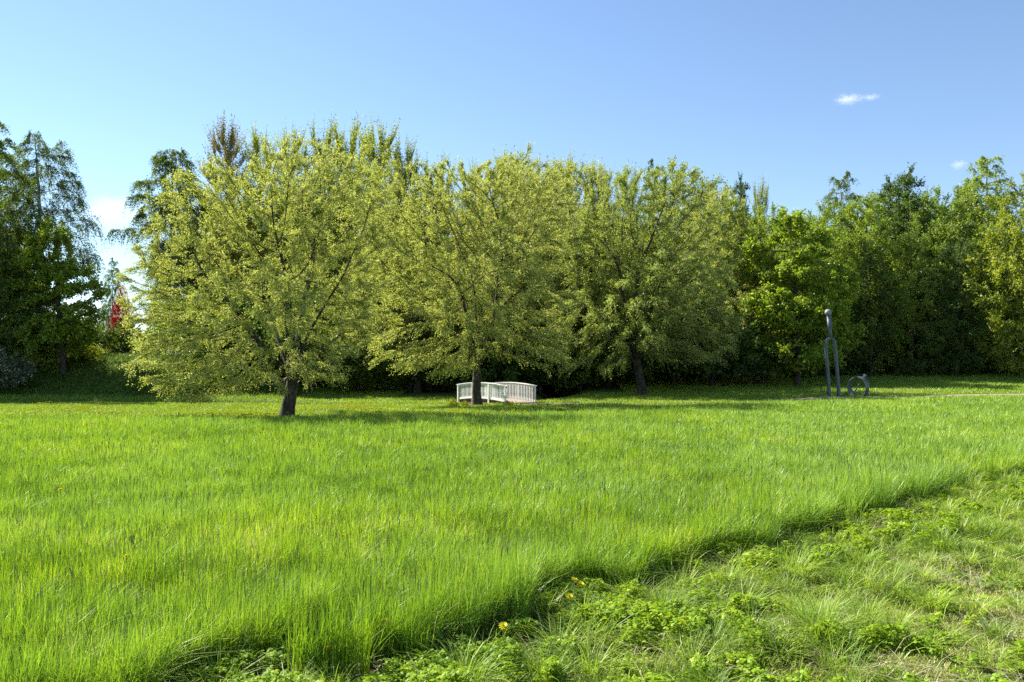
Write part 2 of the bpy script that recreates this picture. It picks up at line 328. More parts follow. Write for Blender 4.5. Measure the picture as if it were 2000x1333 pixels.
def build_verge():
    rng = np.random.RandomState(12)
    # short turf
    mb = MB(); x, y = scatter(rng, 2.2, 16, lambda y: 12000 * min(1, (5 / y)) ** 1.3, 1.2)
    s = -edge_s(x, y); patch = vnoise(x, y, .22, 20) * .5 + vnoise(x, y, .09, 24) * .5; worn = ss(1.25, 2.0, s)
    keep = (s > .05) & (patch * (1 - .3 * worn) > .30 + .36 * rng.rand(len(x)) * (1 - .5 * worn) - .12 * worn) & (rng.rand(len(x)) < .4 + .6 * ss(.9, 2.0, s)); x, y, s, worn = x[keep], y[keep], s[keep], worn[keep]; n = len(x)
    h = (.035 + .055 * rng.rand(n) + .10 * vnoise(x, y, .5, 21) * (1 - worn)) * (1 - .45 * worn) * (.3 + .7 * ss(.05, .4, s))
    tint = np.clip(.1 + .6 * rng.rand(n) + worn * (.2 + .45 * rng.rand(n)) + (rng.rand(n) > .95 - .12 * worn) * .6, 0, 1)
    blades(mb, rng, x, y, h, rng.choice([.0022, .003, .004], n) * (.7 + .7 * rng.rand(n)) * np.maximum(1, y / 5) ** .6, np.abs(rng.normal(size=n)) * .5 + .15, tint=tint)
    o = obj('turf_grass', mb.mesh('turf_grass', ['lawn'])); tag(o, 'short yellowish green turf beside the tall meadow edge', 'grass', kind='stuff')
    # tussocks of drooping blades
    mb = MB(); cx, cyy = scatter(rng, 2.6, 15, lambda y: 34, 1.2); s = -edge_s(cx, cyy); wr = ss(1.4, 2.2, s)
    k = (s > .15) & (rng.rand(len(cx)) < .85 - .7 * wr); cx, cyy, s, wr = cx[k], cyy[k], s[k], wr[k]
    nb = rng.randint(50, 150, len(cx)); ci = np.repeat(np.arange(len(cx)), nb); n = len(ci); size = (.08 + .24 * rng.rand(len(cx)) ** 2) * (1 - .35 * wr)
    a = rng.rand(n) * 2 * np.pi; rr = rng.rand(n) ** .7 * size[ci] * .33
    x = cx[ci] + np.cos(a) * rr; y = cyy[ci] + np.sin(a) * rr
    h = size[ci] * (.5 + .8 * rng.rand(n)); tn = np.clip(rng.rand(len(cx))[ci] * .55 + .45 * rng.rand(n) + (rng.rand(n) > .96) * .5, 0, 1)
    blades(mb, rng, x, y, h, .0038 * (.6 + .8 * rng.rand(n)) * np.maximum(1, y / 6) ** .4, .3 + rng.rand(n) * .9, tint=tn, head=a + rng.normal(size=n) * .5, droop=.15 * rng.rand(n))
    # broad arching pale blades
    nn = 900; x, y = scatter(rng, 2.6, 14, lambda y: 20, 1.5); s = -edge_s(x, y); k = (s > .1) & (s < 3.2); x, y = x[k], y[k]; n = len(x)
    blades(mb, rng, x, y, .12 + .15 * rng.rand(n), .0055 * (.7 + .5 * rng.rand(n)), .6 + .9 * rng.rand(n), tint=.55 + .45 * rng.rand(n), droop=.35 * rng.rand(n))
    o = obj('grass_tussocks', mb.mesh('grass_tussocks', ['tuss'])); tag(o, 'drooping tussocks of coarse grass in the weedy verge', 'grass', kind='stuff')
    # clover: three round leaflets on a thin stalk
    mb = MB(); x, y = scatter(rng, 2.4, 15, lambda y: 6500 * min(1, 6 / y), 1.2); s = -edge_s(x, y)
    pn = vnoise(x, y, .42, 30) * .4 + vnoise(x, y, .13, 31) * .6 + .16 * ss(1.7, .5, s) - .12 * ss(1.0, 3, x) - .04
    k = (s > .06 + .1 * rng.rand(len(x))) & (s < 2.6) & (pn > .44 + .26 * rng.rand(len(x))); x, y, s, pn = x[k], y[k], s[k], pn[k]; n = len(x)
    hz = .02 + .105 * rng.rand(n) ** .8 * np.clip((pn - .42) * 3.6, .15, 1.2); z = H(x, y) + hz; base_t = rng.rand(n) * .6 + .4 * vnoise(x, y, .5, 33)
    R0 = (.0060 + .0065 * rng.rand(n)) * np.maximum(1, y / 6) ** .5; a0 = rng.rand(n) * 6.28; tilt = rng.normal(size=(n, 2)) * .35
    for j in range(3):
        a = a0 + j * 2.094 + rng.normal(size=n) * .1; ux, uy = np.cos(a), np.sin(a); vx, vy = -uy, ux
        lv = [(.05, .12), (.7, .62), (1.35, .78), (1.85, .35)]
        rows = []
        for l, wd in lv:
            row = []
            for sg in (-1, 1):
                X = ux * l * R0 + vx * sg * wd * R0; Y = uy * l * R0 + vy * sg * wd * R0
                row.append(np.stack([x + X, y + Y, z + X * tilt[:, 0] + Y * tilt[:, 1] - .12 * l * l * R0], -1))
            rows.append(np.stack(row, 1))
        mb.grid(np.stack(rows, 1), np.clip(base_t + rng.normal(size=n) * .1, 0, 1))
    blades(mb, rng, x, y, hz, np.full(n, .0016), np.full(n, .02), tint=base_t, levels=(0, .98), widths=np.array([1, 1.]))
    o = obj('clover', mb.mesh('clover', ['clover'])); tag(o, 'patches of round leaved clover along the foot of the tall grass', 'plant', kind='stuff')
    # feathery yarrow leaves
    mb = MB(); cx, cyy = scatter(rng, 2.8, 13, lambda y: 9, 1.0); s = -edge_s(cx, cyy); k = (s > .1) & (s < 2.4) & (vnoise(cx, cyy, 1.1, 40) > .42); cx, cyy = cx[k], cyy[k]
    for q in range(7):
        a = rng.rand(len(cx)) * 6.28; L = .07 + .07 * rng.rand(len(cx)); m = 26; t = np.tile(np.linspace(.15, 1, m), len(cx)); ci = np.repeat(np.arange(len(cx)), m)
        px = cx[ci] + np.cos(a[ci]) * L[ci] * t * .8; py = cyy[ci] + np.sin(a[ci]) * L[ci] * t * .8
        zz = L[ci] * (.9 * t - .35 * t * t) + .02; side = np.where(np.arange(len(ci)) % 2, 1, -1)
        blades(mb, rng, px, py, .010 + .016 * np.sin(np.pi * t) , np.full(len(ci), .0022), .9 + 0 * t, head=a[ci] + side * 1.1, z0=zz, tint=rng.rand(len(ci)), levels=(0, .6, 1), widths=np.array([1, 1, .3]))
    o = obj('yarrow', mb.mesh('yarrow', ['yarrow'])); tag(o, 'feathery pale green yarrow leaves among the clover', 'plant', kind='stuff')
    # dead straw lying in the verge
    mb = MB(); x, y = scatter(rng, 2.4, 15, lambda y: 420, 1.2); s = -edge_s(x, y); k = (s > -.15) & (vnoise(x, y, .5, 50) + .25 * ss(1.8, 2.8, s) > .42); x, y = x[k], y[k]; n = len(x)
    blades(mb, rng, x, y, .05 + .13 * rng.rand(n) ** 2, .0022 * (.7 + rng.rand(n)), 1.3 + 1.5 * rng.rand(n), tint=rng.rand(n), z0=.012 + .03 * rng.rand(n), droop=.2 * rng.rand(n))
    x, y = scatter(rng, 3.2, 14, lambda y: 9, 1.0); s = -edge_s(x, y); k = (s > -.2) & (s < 2); x, y = x[k], y[k]; n = len(x)
    blades(mb, rng, x, y, .16 + .2 * rng.rand(n), np.full(n, .003), .3 + rng.rand(n), tint=rng.rand(n), levels=(0, .4, .75, 1))
    o = obj('dry_straw', mb.mesh('dry_straw', ['straw'])); tag(o, 'pale dead straw scattered through the verge', 'straw', kind='stuff')
build_verge()

def build_lawn():
    rng = np.random.RandomState(14); mb = MB()
    x, y = scatter(rng, 21, 62, lambda y: 380 * (24 / y) ** 1.4, 4)
    dd = seg_dist(x, y, DITCH); bank = ss(40, 46, y) * ss(9, 18, -x)
    keep = (y > far_y(x) - 1.5) & ((path_dist(x, y) > .75 + .35 * (vnoise(x, y, .6, 60) - .5)) | ((x > 5.2) & (x < 12.6))) & ((y < 46) | (np.abs(x) > 7))
    keep &= (bank < .3) | (y < 24)
    keep &= ~((x > -3.2) & (x < 1.6) & (y > 37.2) & (y < 42.8) & (np.abs((x + .85) * .85 + (y - 39.5) * .53) < 1.0))
    x, y, bank = x[keep], y[keep], bank[keep]; n = len(x)
    h = (.07 + .10 * vnoise(x, y, 1.3, 61) + .05 * rng.rand(n)) * (1 + .9 * bank) * (1 + 1.0 * ss(47, 56, y)); w = .014 * (y / 28) * (.7 + .6 * rng.rand(n))
    tint = np.clip(.2 + .65 * rng.rand(n) + .25 * (vnoise(x, y, 2.2, 62) - .5), 0, 1)
    blades(mb, rng, x, y, h, w, np.abs(rng.normal(size=n)) * .5 + .15, tint=tint, levels=(0, .55, 1), widths=np.array([.8, 1, .1]))
    o = obj('lawn_grass', mb.mesh('lawn_grass', ['lawn'])); tag(o, 'sunlit short grass under and around the trees beyond the meadow', 'grass', kind='stuff')
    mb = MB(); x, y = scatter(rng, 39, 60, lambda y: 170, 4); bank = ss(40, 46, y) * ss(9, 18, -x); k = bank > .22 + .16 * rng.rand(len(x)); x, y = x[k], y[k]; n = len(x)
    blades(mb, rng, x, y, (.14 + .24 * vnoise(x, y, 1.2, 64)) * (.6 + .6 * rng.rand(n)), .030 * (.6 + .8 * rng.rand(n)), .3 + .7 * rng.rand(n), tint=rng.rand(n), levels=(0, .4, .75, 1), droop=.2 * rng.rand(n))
    o = obj('bank_herbs', mb.mesh('bank_herbs', ['bankleaf_shade_tone'])); tag(o, 'lush green herbs, colour darkened for shade, covering the low bank at the left', 'plants', kind='stuff')
    # far carpet of dandelions
    rng = np.random.RandomState(15); n = 9000; x = rng.rand(n) * 30 - 27; y = 24 + rng.rand(n) * 13
    dens = vnoise(x, y, 1.1, 70) * .6 + vnoise(x, y, 3.5, 71) * .4; lim = .60 + .12 * ss(-12, 3, x) ; k = (dens > lim) & (y > far_y(x) - .6); x, y = x[k], y[k]; n = len(x)
    z = H(x, y) + .10 + .10 * rng.rand(n); mb = MB(); r = .022 + .008 * rng.rand(n)
    P = np.stack([np.stack([np.stack([x + sx * r, y + sy * r, z + sg], -1) for sx, sy in ((-1, -1), (1, -1), (1, 1), (-1, 1))], 1) for sg in (-.012, .012)], 1)
    mb.grid(P, rng.rand(n), wrap=True); P2 = P[:, 1:2][:, :, [0, 1, 3, 2]].reshape(n, 2, 2, 3); mb.grid(P2, rng.rand(n))
    o = obj('dandelion_carpet', mb.mesh('dandelion_carpet', ['dandelion'])); tag(o, 'distant yellow carpet of dandelions in the sunlit strip behind the meadow', 'flowers', kind='stuff')
build_lawn()
print('cover', time.time() - T0)

# ---------------------------------------------------------------- trees
def colonize(attr, pos0, par0, step, di, dk, iters, trop, rng, wob=.12):
    cap = 30000; pos = np.zeros((cap, 3)); par = np.full(cap, -1); n = len(pos0); pos[:n] = pos0; par[:n] = par0
    ch = np.zeros(cap, int)
    A = attr.copy(); D = np.linalg.norm(A[:, None] - pos[None, :n], axis=2); near = D.argmin(1); nd = D.min(1)
    for it in range(iters):
        act = nd < di
        if not act.any():
            if len(A) == 0: break
            act = nd <= nd.min() + step
        v = unit(A[act] - pos[near[act]]); S = np.zeros((n, 3)); np.add.at(S, near[act], v)
        ids = np.unique(near[act]); ids = ids[ch[ids] < 4]
        if len(ids) == 0: break
        d = unit(unit(S[ids]) + trop + rng.normal(size=(len(ids), 3)) * wob); q = pos[ids] + d * step
        k = len(ids)
        if n + k > cap: break
        pos[n:n + k] = q; par[n:n + k] = ids; ch[ids] += 1
        D = np.linalg.norm(A[:, None] - q[None], axis=2); j = D.argmin(1); m = D[np.arange(len(A)), j]; b = m < nd
        near[b] = n + j[b]; nd[b] = m[b]; n += k
        keep = nd > dk; A, near, nd = A[keep], near[keep], nd[keep]
        if len(A) == 0: break
    return pos[:n], par[:n]

def gen_tree(name, seed, lobes, trunk, rbase, n_attr=1800, step=.4, di=3.5, dk=.6, trop=(0, 0, .12), iters=90, tip=.007,
             twigs=4500, tlen=(.35, .8), per=9, leaf=(.08, .04), droop=.1, up=.15, flat=.0, spread=.6, leafm='alder', barkm='bark', shell=2.2, outw=.5, wob=.12, start_thin=2.6, bare=0, limbs=None):
    rng = np.random.RandomState(seed)
    L = np.array(lobes, float); wgt = (L[:, 3] * L[:, 4] * L[:, 5]) ** .8; wgt /= wgt.sum()
    li = rng.choice(len(L), n_attr, p=wgt); u = rvec(rng, n_attr) * (rng.rand(n_attr) ** (1 / shell / 1.3))[:, None]
    att = L[li, :3] + u * L[li, 3:6]; att = att[att[:, 2] > .4]
    trunk = np.array(trunk, float); tp = []
    for a, b in zip(trunk[:-1], trunk[1:]):
        m = max(1, int(np.linalg.norm(b - a) / step)); tp += [a + (b - a) * t for t in np.linspace(0, 1, m, endpoint=False)]
    tp.append(trunk[-1]); tp = np.array(tp); tp[1:-1] += rng.normal(size=tp[1:-1].shape) * .02
    sp, sq = list(tp), list(np.arange(len(tp)) - 1)
    if limbs:
        nl, l0, tl0, tl1, frk = limbs
        for q in range(nl):
            az = q * 2.4 + rng.rand(); tilt = tl0 + (tl1 - tl0) * ((q * .618) % 1); ln = l0 * rng.uniform(.75, 1.1); dv = np.array([math.cos(az) * math.sin(tilt), math.sin(az) * math.sin(tilt), math.cos(tilt)])
            pi = max(1, len(tp) - 1 - int(rng.rand() * frk / step)); p = tp[pi].copy()
            for _ in range(int(ln / step)):
                p = p + dv * step; sp.append(p.copy()); sq.append(pi); pi = len(sp) - 1; dv = unit(dv + rng.normal(size=3) * .09 + np.array([0, 0, .035]))
    pos, par = colonize(att, np.array(sp), np.array(sq), step, di, dk, iters, np.array(trop), rng, wob)
    n = len(pos); rr = np.zeros(n); e = 2.35; tipe = tip ** e
    acc = np.zeros(n); main = np.full(n, -1); mainr = np.zeros(n)
    for i in range(n - 1, -1, -1):
        if acc[i] == 0: acc[i] = tipe
        if par[i] >= 0:
            acc[par[i]] += acc[i]
            if acc[i] > mainr[par[i]]: mainr[par[i]] = acc[i]; main[par[i]] = i
    rr = acc ** (1 / e); kk = math.log(rbase / tip) / math.log(max(rr[0], tip * 1.5) / tip); rr = tip * (rr / tip) ** kk
    for _ in range(3):
        q = pos.copy(); ok = (par >= 0) & (main >= 0) & (np.arange(n) >= len(tp)); q[ok] = .5 * pos[ok] + .25 * pos[par[ok]] + .25 * pos[main[ok]]; pos = q
    # wood
    inn = np.zeros((n, 3)); has = par >= 0; inn[has] = unit(pos[has] - pos[par[has]]); inn[0] = (0, 0, 1)
    nd = inn.copy(); hm = main >= 0; nd[hm] = unit(inn[hm] + unit(pos[main[hm]] - pos[hm]))
    flare = rr.copy(); flare[0] *= 1.35
    if len(tp) > 1: flare[1] *= 1.1
    mb = MB(); idx = np.nonzero(has)[0]; p = par[idx]; is_main = main[p] == idx
    for lo, hi, S in ((.05, 9, 10), (.018, .05, 6), (0, .018, 4)):
        k = (rr[idx] >= lo) & (rr[idx] < hi)
        if not k.any(): continue
        a, b, mm = p[k], idx[k], is_main[k]
        d0 = np.where(mm[:, None], nd[a], inn[b]); r0 = np.where(mm, flare[a], np.minimum(rr[b] * 1.15, rr[a]))
        mb.grid(np.stack([rings(pos[a], d0, r0, S), rings(pos[b], nd[b], flare[b], S)], 1), wrap=True)
    mt = mb.mesh(name + '_wood', [barkm], True)
    # twigs and leaves
    thin = np.nonzero(has & (rr < tip * start_thin))[0]; thin = thin if len(thin) else np.nonzero(has)[0]
    w = np.where(main[thin] < 0, 2.0, 1.0); w /= w.sum(); ti = rng.choice(thin, twigs, p=w)
    if bare: mb2 = MB()
    f = rng.rand(twigs)[:, None]; P0 = pos[ti] * f + pos[par[ti]] * (1 - f)
    cen = np.array([L[:, 0].mean(), L[:, 1].mean(), L[:, 2].mean()]); out = P0 - cen; out[:, 2] *= .35; out = unit(out)
    D = unit(inn[ti] * .7 + out * outw + rvec(rng, twigs) * spread + np.array([0, 0, up])); Ls = tlen[0] + (tlen[1] - tlen[0]) * rng.rand(twigs)
    def tw(t, i=slice(None)):
        t = t[..., None]; return P0[i] + D[i] * (Ls[i, None] * t * (1 - .35 * min(droop, 1) * t)) + np.array([0, 0, -1.]) * droop * Ls[i, None] * t ** 1.7
    mb = MB()
    rp = [rings(tw(np.full(twigs, t)), D, np.full(twigs, tip * .55 * (1 - .6 * t)), 3) for t in (0, .5, 1)]
    mb.grid(np.stack(rp, 1), wrap=True, mi=1)
    if not bare:
        m = twigs * per; j = np.repeat(np.arange(twigs), per); t = np.tile(np.linspace(.12, 1, per), twigs) + rng.rand(m) * .1
        c = tw(np.clip(t, 0, 1.05), j) + rng.normal(size=(m, 3)) * leaf[0] * .22
        dl = unit(D[j] * .5 + rvec(rng, m) * .9 + np.array([0, 0, -.35 * (droop > .3)])); nn = unit(np.cross(dl, rvec(rng, m)) + np.array([0, 0, flat])); sd = unit(np.cross(dl, nn))
        sz = leaf[0] * (.6 + .7 * rng.rand(m))[:, None]; wd = leaf[1] / leaf[0] * sz
        Q = np.stack([np.stack([c, c + dl * sz * .45 - sd * wd * .5], 1), np.stack([c + dl * sz * .45 + sd * wd * .5, c + dl * sz], 1)], 1)
        tt = np.clip(rng.rand(twigs)[j] * .45 + rng.rand(m) * .55 + .0, 0, 1); mb.grid(Q, tt)
    mc = mb.mesh(name + '_leaves', [leafm, 'twig'])
    print(name, 'nodes', n, 'leaves', twigs * per, round(time.time() - T0, 1)); return mt, mc

def plob(base, d, items, depth=.85, seed=0):
    """crown lobes measured on the photograph (centre, radii in pixels) turned into metres about the trunk base"""
    rng = np.random.RandomState(seed); out = []; k = d / FOC; bz = base[2]
    for it in items:
        cx, cyy, rx, rz = it[:4]; off = it[4] if len(it) > 4 else rng.uniform(-.8, .8)
        out.append(((cx - 1000) * k - base[0], off, EYE - (cyy - HORIZON) * k - bz, rx * k, rx * k * depth, rz * k))
    return out
def base_at(px, d): x = (px - 1000) / FOC * d; return (x, d, h1(x, d) - .03)

ALLT = []
def put_tree(kind, meshes, loc, label, cat='tree', group=None, rz=0.0, sc=(1, 1, 1), leafm=None, barkm=None):
    t = thing(kind, label, cat, loc, group, rz); t.scale = sc
    a = obj('trunk', meshes[0], t); b = obj('crown', meshes[1], t)
    if leafm: b.material_slots[0].link = 'OBJECT'; b.material_slots[0].material = M[leafm]
    if barkm: a.material_slots[0].link = 'OBJECT'; a.material_slots[0].material = M[barkm]
    ALLT.append(t); return t

WG = 'big spreading willows in a row along the meadow'
# the three big willows
b = base_at(565, 27.5)
m = gen_tree('willow_a', 1, plob(b, 27.5, [(560, 438, 190, 145, 0), (430, 440, 120, 115, -1), (680, 370, 90, 115, 1), (360, 590, 125, 130, 0), (295, 625, 55, 95, .5), (305, 555, 60, 75, -.5), (430, 700, 110, 75, -1.5), (360, 710, 90, 60, -1),
    (670, 560, 90, 120, 0), (650, 700, 70, 55, -1), (560, 600, 120, 80, -3), (545, 560, 130, 100, 3.2), (600, 345, 110, 62, -1), (500, 365, 100, 75, 1.5), (350, 735, 60, 40, -.5), (390, 390, 70, 70, 0), (600, 690, 60, 60, -2.5), (725, 430, 45, 75, .5), (520, 720, 60, 40, -2.4), (600, 735, 50, 28, -2.2)], .85),
    [(-.12, 0, 0), (.05, 0, .7), (.12, 0, 1.35)], .225, 4800, .33, 3.0, .48, (0, 0, .0), 110, .0072, 17500, (.2, .6), 14, (.058, .030), .22, .05, leafm='willow', start_thin=3.0, wob=.16, limbs=(9, 4.6, .12, 1.15, .5))
w1 = put_tree('willow', m, b, 'broad rounded yellow green willow nearest the camera, trunk standing in sunlit dandelion grass', group=WG)
for pts in (((566, 735), (556, 743), (546, 748), (532, 752), (514, 749)), ((562, 741), (550, 741), (541, 737), (531, 727))):
    mb = MB(); k = 27.4 / FOC; tube(mb, [((p[0] - 1000) * k - b[0], -.12 - .06 * i, EYE - (p[1] - HORIZON) * k - b[2]) for i, p in enumerate(pts)], np.linspace(.045, .014, len(pts)), 8)
    bb = obj('broken_branch', mb.mesh('broken_branch', ['deadwood'], True), w1)
b = base_at(933, 36)
m = gen_tree('willow_b', 2, plob(b, 36, [(900, 450, 120, 120, 0), (795, 480, 85, 90, -1), (1010, 430, 105, 110, .5), (1080, 430, 65, 100, 1.5), (800, 690, 75, 38, -2), (755, 590, 55, 80, 0), (930, 640, 80, 60, -2.5),
    (1050, 590, 75, 90, 0), (1070, 680, 60, 50, -1), (880, 380, 80, 70, 0), (960, 370, 90, 60, 0), (900, 560, 110, 80, 2.5), (1060, 365, 65, 50, 1), (850, 560, 90, 80, -2), (980, 550, 80, 80, -2.4), (870, 700, 50, 35, -2)], .85),
    [(0, 0, 0), (-.05, 0, 1.0), (-.05, 0, 1.9)], .21, 4600, .36, 3.2, .53, (0, 0, .0), 110, .0088, 16500, (.22, .7), 13, (.068, .036), .22, .05, leafm='willow', start_thin=3.0, wob=.16, limbs=(8, 5.0, .1, 1.0, .7))
put_tree('willow', m, b, 'yellow green willow whose dark trunk stands in front of the white footbridge', group=WG)
b = base_at(1255, 44)
m = gen_tree('willow_c', 3, plob(b, 44, [(1240, 460, 125, 120, 0), (1340, 450, 85, 110, .5), (1160, 500, 75, 105, -.5), (1390, 550, 65, 110, 0), (1125, 630, 65, 65, -2), (1330, 650, 90, 70, -1.5), (1230, 620, 110, 70, -2.5),
    (1240, 380, 90, 55, 0), (1330, 375, 70, 50, 0), (1270, 560, 110, 90, 3), (1100, 690, 45, 40, -2), (1400, 660, 50, 60, 0), (1180, 690, 50, 40, -2), (1300, 560, 100, 70, -2.6)], .8),
    [(0, 0, 0), (-.2, 0, 1.2), (-.3, 0, 2.0)], .25, 4400, .40, 3.4, .60, (0, 0, .0), 110, .0105, 16000, (.25, .8), 13, (.078, .043), .22, .05, leafm='willow_olive', start_thin=3.0, wob=.16, limbs=(8, 6.0, .1, 1.0, .8))
put_tree('willow', m, b, 'yellow green willow right of the footbridge, leaning trunk in deep shade', group=WG)
for px, top, d, w, rz, mm, lab in ((1105, 318, 52, .95, 2.2, m, 'rounded willow crown set back between the footbridge willow and the one to its right'), (815, 322, 50, .8, 4.0, m, 'willow crown set back in the dip between the nearest willow and the footbridge willow'),
    (1405, 372, 53, .85, 1.1, m, 'willow crown set back at the right shoulder of the row'), (985, 308, 50, .85, 5.2, m, 'pale willow crown rising just behind the top of the footbridge willow')):
    q = base_at(px, d); k = (EYE - (top - HORIZON) / FOC * d - q[2]) / 13.0; put_tree('willow', mm, q, lab, group='willow crowns set back behind the front row', rz=rz, sc=(k * w, k * w, k), leafm='willow')
# bright maple by the sculpture
b = base_at(1558, 48)
m = gen_tree('maple', 4, plob(b, 48, [(1545, 450, 45, 40, 0), (1500, 490, 40, 30, 1), (1600, 470, 40, 40, 1), (1560, 530, 75, 35, 0), (1490, 590, 45, 35, -1), (1630, 560, 55, 50, 1), (1560, 610, 85, 40, -.5), (1500, 680, 40, 35, 0),
    (1620, 650, 60, 40, 0), (1560, 690, 60, 25, -1.5)], .9), [(0, 0, 0), (0, 0, 3), (-.15, 0, 6), (-.1, 0, 9.2)], .19, 1800, .4, 3.2, .6, (0, 0, .02), 80, .009, 5200, (.4, .9), 9, (.15, .12), .12, .05, .9, leafm='maple')
put_tree('maple', m, b, 'bright green maple with layered foliage and a straight trunk left of the fork sculpture')
MAPLE = m

def auto_lobes(seed, h, w, z0, n, prof='egg', s=1.0):
    rng = np.random.RandomState(seed); out = []
    for i in range(n):
        t = (i + rng.rand()) / n; z = z0 + (h - z0) * (t * .9 + .03)
        if prof == 'egg': r = w / 2 * (math.sin(math.pi * min(1, (.18 + .82 * t) ** .8)) ** .7)
        elif prof == 'cone': r = w / 2 * (1 - t) ** .75
        elif prof == 'col': r = w / 2 * (1 - .55 * t)
        a = i * 2.4 + rng.rand(); lr = (w * .22 + .25 * r) * rng.uniform(.8, 1.2) * s; rad = max(0, r - lr * .7)
        out.append((math.cos(a) * rad, math.sin(a) * rad, z, lr, lr, lr * (.75 if prof == 'egg' else 1.0)))
    out.append((0, 0, h - w * .14, w * .13, w * .13, w * .16)); return out
V = {}
V['alder'] = gen_tree('alder', 21, auto_lobes(21, 15, 7.5, 2.2, 16), [(0, 0, 0), (.1, 0, 4), (0, .1, 8), (0, 0, 11.5)], .19, 1800, .5, 3.5, .75, (0, 0, .08), 80, .010, 4600, (.5, 1.1), 9, (.14, .10), .12, .1, .3, leafm='alder')
V['broad'] = gen_tree('broad', 22, auto_lobes(22, 14, 9, 1.5, 18), [(0, 0, 0), (-.1, 0, 3), (.1, .1, 6.5)], .22, 1900, .5, 3.5, .75, (0, 0, .08), 80, .010, 5200, (.5, 1.1), 9, (.15, .11), .12, .1, .5, leafm='alder')
V['birch'] = gen_tree('birch', 23, auto_lobes(23, 17, 5.6, 4.0, 20, s=.85), [(0, 0, 0), (.1, 0, 5), (0, .1, 10), (.1, 0, 15)], .16, 2200, .42, 3.5, .6, (0, 0, .16), 90, .008, 5200, (.45, 1.3), 12, (.10, .07), .85, .0, .0, .5, leafm='birch', barkm='birch_bark', outw=.55)
V['poplar'] = gen_tree('poplar', 24, auto_lobes(24, 17, 5.5, 3, 18, 'col', .75), [(0, 0, 0), (0, 0, 6), (0, 0, 12), (0, 0, 15)], .17, 1400, .5, 3.0, .7, (0, 0, .55), 80, .009, 3800, (.5, 1.5), 12, (.12, .08), -.25, .8, .0, .35, leafm='poplar', outw=.25)
V['cone'] = gen_tree('cone', 25, auto_lobes(25, 16, 6.0, 2.5, 20, 'cone', .8), [(0, 0, 0), (0, 0, 6), (0, 0, 15.4)], .17, 1400, .45, 3.0, .65, (0, 0, .08), 80, .009, 4200, (.4, 1.0), 9, (.13, .10), .15, .1, .4, leafm='dark')
V['shrub'] = gen_tree('shrub', 27, auto_lobes(27, 2.6, 3.0, .3, 10), [(0, 0, 0), (.05, 0, .5)], .06, 500, .22, 1.5, .3, (0, 0, .1), 40, .006, 1500, (.25, .5), 8, (.10, .07), .1, .2, .3, leafm='alder')
V['deadbush'] = gen_tree('deadbush', 28, auto_lobes(28, 2.4, 3.4, .3, 9), [(0, 0, 0), (.1, 0, .4)], .05, 420, .22, 1.5, .3, (.12, 0, 0), 40, .007, 700, (.4, .9), 0, (.1, .07), .5, .1, .3, leafm='alder', barkm='twig', bare=1)

# left birches and dark maple group
b = base_at(75, 50); m = gen_tree('birch_l', 31, plob(b, 50, [(75, 330, 50, 60), (60, 270, 18, 25), (110, 290, 25, 30), (130, 370, 35, 45), (165, 430, 30, 22), (95, 430, 60, 50), (40, 430, 45, 70), (80, 290, 30, 35), (45, 350, 35, 40), (20, 330, 25, 35), (150, 500, 35, 40), (60, 540, 60, 60), (185, 440, 18, 12)]),
    [(0, 0, 0), (.1, 0, 5), (0, .1, 10), (-.2, 0, 14)], .2, 2600, .40, 3.5, .55, (0, 0, .14), 100, .008, 4600, (.45, 1.4), 12, (.09, .06), .9, .0, .0, .5, leafm='birch', barkm='birch_bark')
put_tree('birch', m, b, 'tall drooping birch at the left, its feathery top clear against the sky', group='birches left of the willows')
BL = m
b = base_at(125, 46); m = gen_tree('maple_l', 32, plob(b, 46, [(95, 470, 35, 40), (70, 540, 65, 60), (140, 560, 45, 50), (40, 620, 50, 50), (150, 620, 40, 40), (100, 650, 70, 40), (190, 570, 15, 20), (60, 690, 50, 25)], .95),
    [(0, 0, 0), (-.25, 0, 3), (-.5, 0, 6)], .17, 1600, .42, 3.2, .62, (0, 0, .03), 80, .009, 5200, (.4, .9), 9, (.14, .11), .12, .05, .8, leafm='maple')
put_tree('maple', m, b, 'dark maple with slender bare stem in front of the tall left birch')
put_tree('birch', V['birch'], base_at(-25, 46), 'birch cut by the left edge of the photo', group='birches left of the willows', rz=1.0, sc=(1.1, 1.1, .93))
b = base_at(335, 56); m = gen_tree('birch_m', 33, plob(b, 56, [(335, 330, 40, 45), (290, 380, 40, 35), (270, 400, 20, 22), (350, 400, 60, 50), (300, 430, 35, 25), (260, 450, 22, 12), (222, 452, 16, 8), (340, 500, 60, 60)]),
    [(0, 0, 0), (.1, 0, 6), (0, .1, 12), (0, 0, 15)], .2, 2200, .44, 3.5, .6, (0, 0, .12), 90, .009, 4800, (.5, 1.4), 12, (.11, .08), .9, .0, .0, .5, leafm='birch', barkm='birch_bark')
put_tree('birch', m, b, 'dark weeping birch rising behind the left shoulder of the nearest willow', group='birches left of the willows')

